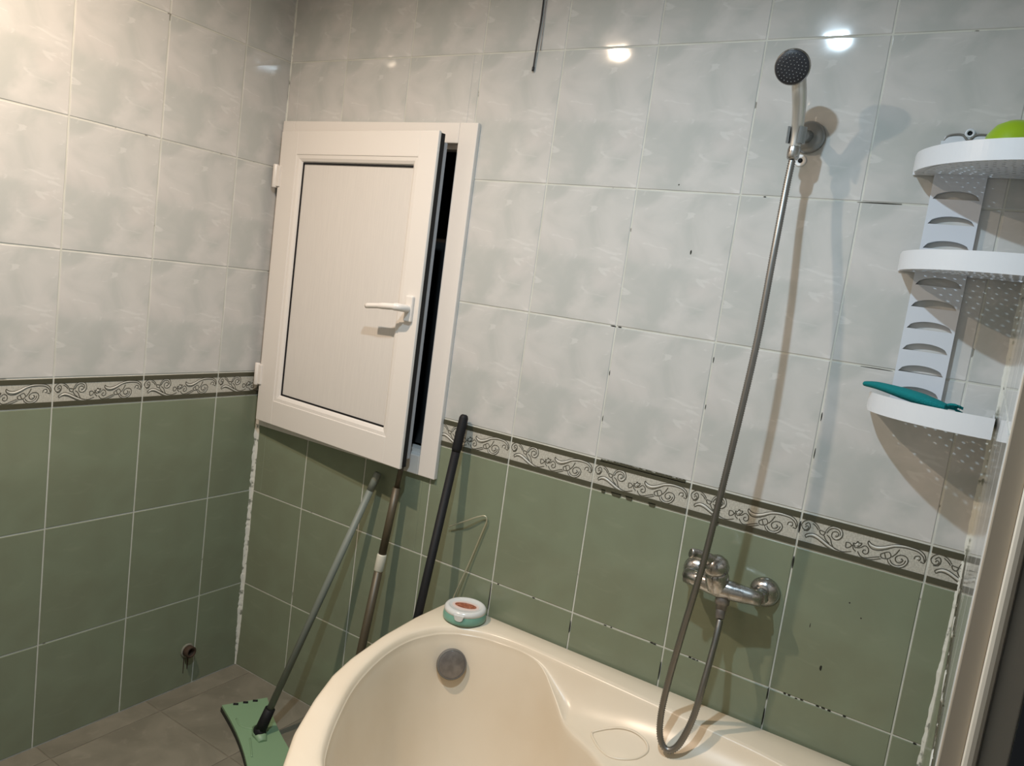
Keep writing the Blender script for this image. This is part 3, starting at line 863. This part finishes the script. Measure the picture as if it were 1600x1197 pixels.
# lime bowl on the top tray
gc = Vector((1.988, -.085, 1.7640))
bowl = thing('lime_bowl', 'lime green plastic bowl turned over on the highest tray of the corner shelf', 'bowl', gc)
mb = MB(); mb.lathe([(.052, .0), (.054, .002), (.053, .010), (.050, .030), (.044, .052), (.032, .068), (.016, .076), (0, .078)], gc + Vector((0, 0, .0005)), (0, 0, 1), 36)
mb.build('bowl_shell', M_lime, bowl)
mb = MB(); mb.lathe([(.0535, .0), (.058, .001), (.058, .005), (.0535, .006)], gc + Vector((0, 0, .0005)), (0, 0, 1), 36)
mb.build('bowl_rim', M_lime, bowl)

# teal scrubbing cloth on the lowest tray
mb = MB()
top = [(1.822, -.055, 1.338), (1.845, -.068, 1.339), (1.873, -.085, 1.337), (1.90, -.10, 1.334), (1.93, -.115, 1.330), (1.955, -.125, 1.326), (1.972, -.13, 1.324)]
rr = [.008, .012, .015, .018, .019, .016, .011]
mb.tube(crom(top, 6), [rr[min(6, k // 6)] + (rr[min(6, k // 6 + 1)] - rr[min(6, k // 6)]) * (k % 6) / 6 for k in range(37)], 12, flat=.62)
cloth = thing('scrub_cloth', 'crumpled teal scrubbing cloth draped over the lowest tray of the corner shelf', 'cloth', (1.90, -.10, 1.31))
body_ = mb.build('cloth_body', M_teal, cloth)
mb = MB()
for k in range(9):
    a = R(-60 + 15*k); s0 = Vector((1.965, -.128, 1.324))
    d_ = Vector((.022 + .004*(k % 3), .012*math.sin(a), .012*math.cos(a + .6) - .004))
    mb.tube(crom([s0, s0 + d_*.6 + Vector((0, 0, .003)), s0 + d_*1.1 + Vector((0, 0, -.002*(k % 4)))], 3), [.0028]*4 + [.0018]*3, 6)
mb.build('fringe', M_teal, body_)


# ------------------------------------------------------------------ sticks, mop, wires, pipe
mop = thing('floor_mop', 'flat mop with mint green plate and thin grey-green handle leaning into the corner', 'mop', (.405, -.232, 0))
mc = Vector((.405, -.232, 0)); ma = R(-26)
mu, mv = Vector((math.cos(ma), math.sin(ma), 0)), Vector((-math.sin(ma), math.cos(ma), 0))
def mpt(a, b2, z_): return mc + mu*a + mv*b2 + Vector((0, 0, z_))
outl = []
NL = 12
for k in range(NL + 1):
    a = -.19 + .38*k/NL; outl.append((a, -.072 + .012 * math.cos(a / .19 * math.pi/2)))
for k in range(NL + 1):
    a = .19 - .38*k/NL; outl.append((a, .072 - .012 * math.cos(a / .19 * math.pi/2)))
mb = MB(); mb.prism([mpt(a, b2, .0) for a, b2 in outl], (0, 0, .014)); mb.build('mop_pad', M_moppad, mop)
mb = MB(); mb.prism([mpt(a*.985, b2*.97, .0142) for a, b2 in outl], (0, 0, .008))
plate = mb.build('mop_plate', M_mop, mop)
mb = MB()
for s_ in (-1, 1):
    mb.tube(crom([mpt(s_*.012, -.03*s_, .0222), mpt(s_*.05, -.036, .0222), mpt(s_*.10, -.045, .0222)], 4), .0028, 8)
mb.tube([mpt(-.04, 0, .022), mpt(0, 0, .026), mpt(.04, 0, .022)], [.012, .022, .012], 12, flat=.6)
mb.build('plate_rib', M_mop, plate)
for s_ in (-1, 1):
    for b2 in (-.03, 0, .03):
        mb = MB(); mb.tube([mpt(s_*.176 - .005, b2 - .007, .0226), mpt(s_*.176, b2 + .007, .0226)], .0042, 8)
        mb.build('slot', M_gasket, plate)
m0, m1 = mpt(0, 0, .032), Vector((.563, -.022, .828))
md = (m1 - m0).normalized()
mb = MB(); mb.tube([m0, m0 + md*.03, m0 + md*.075], [.017, .0165, .0155], 16); mb.lathe([(0, -.02), (.016, -.014), (.019, 0), (.016, .014), (0, .02)], m0, mu, 16)
mb.build('mop_joint', M_black, mop)
mb = MB(); mb.tube([m0 + md*.06, m1], .0105, 16); hdl = mb.build('mop_handle', M_moppole, mop)
mb = MB(); mb.tube([m1 - md*.05, m1 + md*.004, m1 + md*.008], [.0112, .0112, .009], 16); mb.build('handle_tip', M_moppole, hdl)

pa, pb = Vector((.656, -.031, .870)), Vector((.632, -.079, .365))
bd_ = (pb - pa).normalized(); pend = pa + bd_ * ((pa.z - .0) / -bd_.z); ptop = pa - bd_ * .06
brown = thing('telescopic_stick', 'thin brown metal stick with a white collar standing behind the tub', 'stick', pend)
def on_stick(zz): return pa + bd_ * ((pa.z - zz) / -bd_.z)
mb = MB(); mb.tube([on_stick(.004), on_stick(.58)], .0125, 16); mb.build('lower_tube', M_brown, brown)
mb = MB(); mb.tube([on_stick(.60), on_stick(.815)], .0115, 16); mb.build('middle_tube', M_brown, brown)
mb = MB(); mb.tube([on_stick(.81), on_stick(.898)], .0075, 14); mb.build('upper_tube', M_brown, brown)
mb = MB(); mb.tube([on_stick(.564), on_stick(.568), on_stick(.612), on_stick(.616)], [.0125, .0142, .0142, .0125], 18); mb.build('collar', M_cream, brown)
mb = MB(); mb.tube([on_stick(.0), on_stick(.03)], .0145, 16); mb.build('foot_cap', M_black, brown)

ka, kb = Vector((.847, -.024, 1.066)), Vector((.846, -.118, .528))
kd = (kb - ka).normalized(); kend = ka + kd * (ka.z / -kd.z)
black = thing('black_stick', 'black broom stick leaning on the border tiles right of the window', 'stick', kend)
mb = MB(); mb.tube([ka + kd*.09, ka + kd*((ka.z - .03) / -kd.z)], .0118, 18); mb.build('stick_tube', M_black, black)
mb = MB(); mb.tube([ka - kd*.004, ka - kd*.001, ka + kd*.006, ka + kd*.09, ka + kd*.10], [.006, .010, .0125, .0135, .0120], 18); mb.build('stick_grip', M_black, black)
mb = MB(); mb.tube([ka + kd*((ka.z - .035) / -kd.z), kend], .019, 16); mb.build('foot_cap', M_black, black)

wp = [(.884, -.020, .5415), (.886, -.019, .556), (.915, -.010, .66), (.945, -.008, .765), (.9535, -.008, .795), (.948, -.009, .807), (.93, -.012, .802), (.89, -.016, .778), (.846, -.012, .752), (.835, -.010, .745)]
mb = MB(); mb.tube(crom(wp, 8), .0019, 8)
wire = mb.build('bent_wire', M_wire)
tag(wire, 'thin pale bent wire sticking up behind the round container', 'wire')

mb = MB(); mb.tube(crom([(.906, -.006, CEIL), (.9085, -.004, 2.25), (.913, -.005, 2.12), (.9105, -.006, 2.04), (.9085, -.005, 1.985)], 6), .0022, 8)
cabl = thing('hanging_cable', 'thin dark cable end hanging down the upper white tiles', 'cable', (.906, -.006, CEIL))
mb.build('cable_core', M_cable, cabl)
mb = MB(); mb.tube([(.9085, -.005, 1.989), (.908, -.005, 1.979)], [.0034, .003], 8); mb.build('cable_tip', M_cable, cabl)
mb = MB(); mb.tube(crom([(.918, -.003, CEIL), (.919, -.003, 2.2), (.921, -.003, 2.03)], 5), .0009, 6); mb.build('cable_strand', M_tarn, cabl)

pipe = thing('drain_pipe_stub', 'rusty open drain pipe stub low on the green left wall', 'pipe', (0, -.201, .122))
pc = Vector((.0005, -.201, .122))
mb = MB(); mb.lathe([(.0125, -.0), (.0185, .0), (.0185, .022), (.0165, .024), (.0125, .024), (.0125, .002), (0, .002)], pc, (1, 0, .05), 24); mb.build('pipe_socket', M_rust, pipe)
mb = MB(); mb.lathe([(.019, .0), (.024, .0), (.023, .003), (.019, .004)], pc, (1, 0, 0), 18); mb.build('cement_ring', M_cem, pipe)
mb = MB()
for yy, w_, zl in ((-.196, .006, .055), (-.21, .004, .045), (-.203, .003, .075)):
    mb.prism([(.0003, yy - w_/2, .105), (.0003, yy + w_/2, .105), (.0003, yy + w_*.3, zl), (.0003, yy - w_*.2, zl)], (.0005, 0, 0))
mb.build('rust_streak', M_rust, pipe)

# ------------------------------------------------------------------ door frame at the right edge
door = thing('door_1', 'beige painted door frame post at the right edge of the bathroom', 'door frame', (RX + .03, DY, 0), kind='structure')
mb = MB(); mb.bevbox((RX + .001, DY - .006, 0), (RX + .0195, DY + .001, 2.12), .0015); mb.build('frame_post', M_beige, door)
mb = MB(); mb.bevbox((RX + .0195, DY - .014, 0), (RX + .031, DY + .001, 2.12), .004); mb.build('door_stop', M_beigel, door)
mb = MB(); mb.bevbox((RX + .031, DY - .005, 0), (RX + .054, DY + .001, 2.12), .0015); mb.build('frame_rebate', M_rebate, door)
mb = MB(); mb.bevbox((RX + .001, -1.86, 2.105), (RX + .054, DY - .006, 2.12), .0015); mb.build('frame_head', M_beige, door)

# ------------------------------------------------------------------ ceiling lamps
for (lx, ly), lc, lw, nm in LAMPS:
    t = thing('ceiling_spotlight', 'round recessed ceiling spotlight giving %s light' % nm, 'lamp', (lx, ly, CEIL), 'recessed ceiling spotlights')
    mb = MB(); mb.lathe([(.025, -.001), (.025, .010), (.029, .012), (.043, .009), (.046, .001), (.046, -.001)], (lx, ly, CEIL), (0, 0, -1), 36)
    mb.build('trim_ring', M_lens, t)
    lm = mat('lamp_lens_' + nm.split()[0], (.8, .8, .8), .4)
    bb = lm.node_tree.nodes['Principled BSDF']; bb.inputs['Emission Color'].default_value = (*lc, 1); bb.inputs['Emission Strength'].default_value = 70
    mb = MB(); mb.lathe([(.024, .001), (.024, .006), (.021, .012), (.012, .017), (0, .018)], (lx, ly, CEIL), (0, 0, -1), 24)
    mb.build('lens', lm, t)
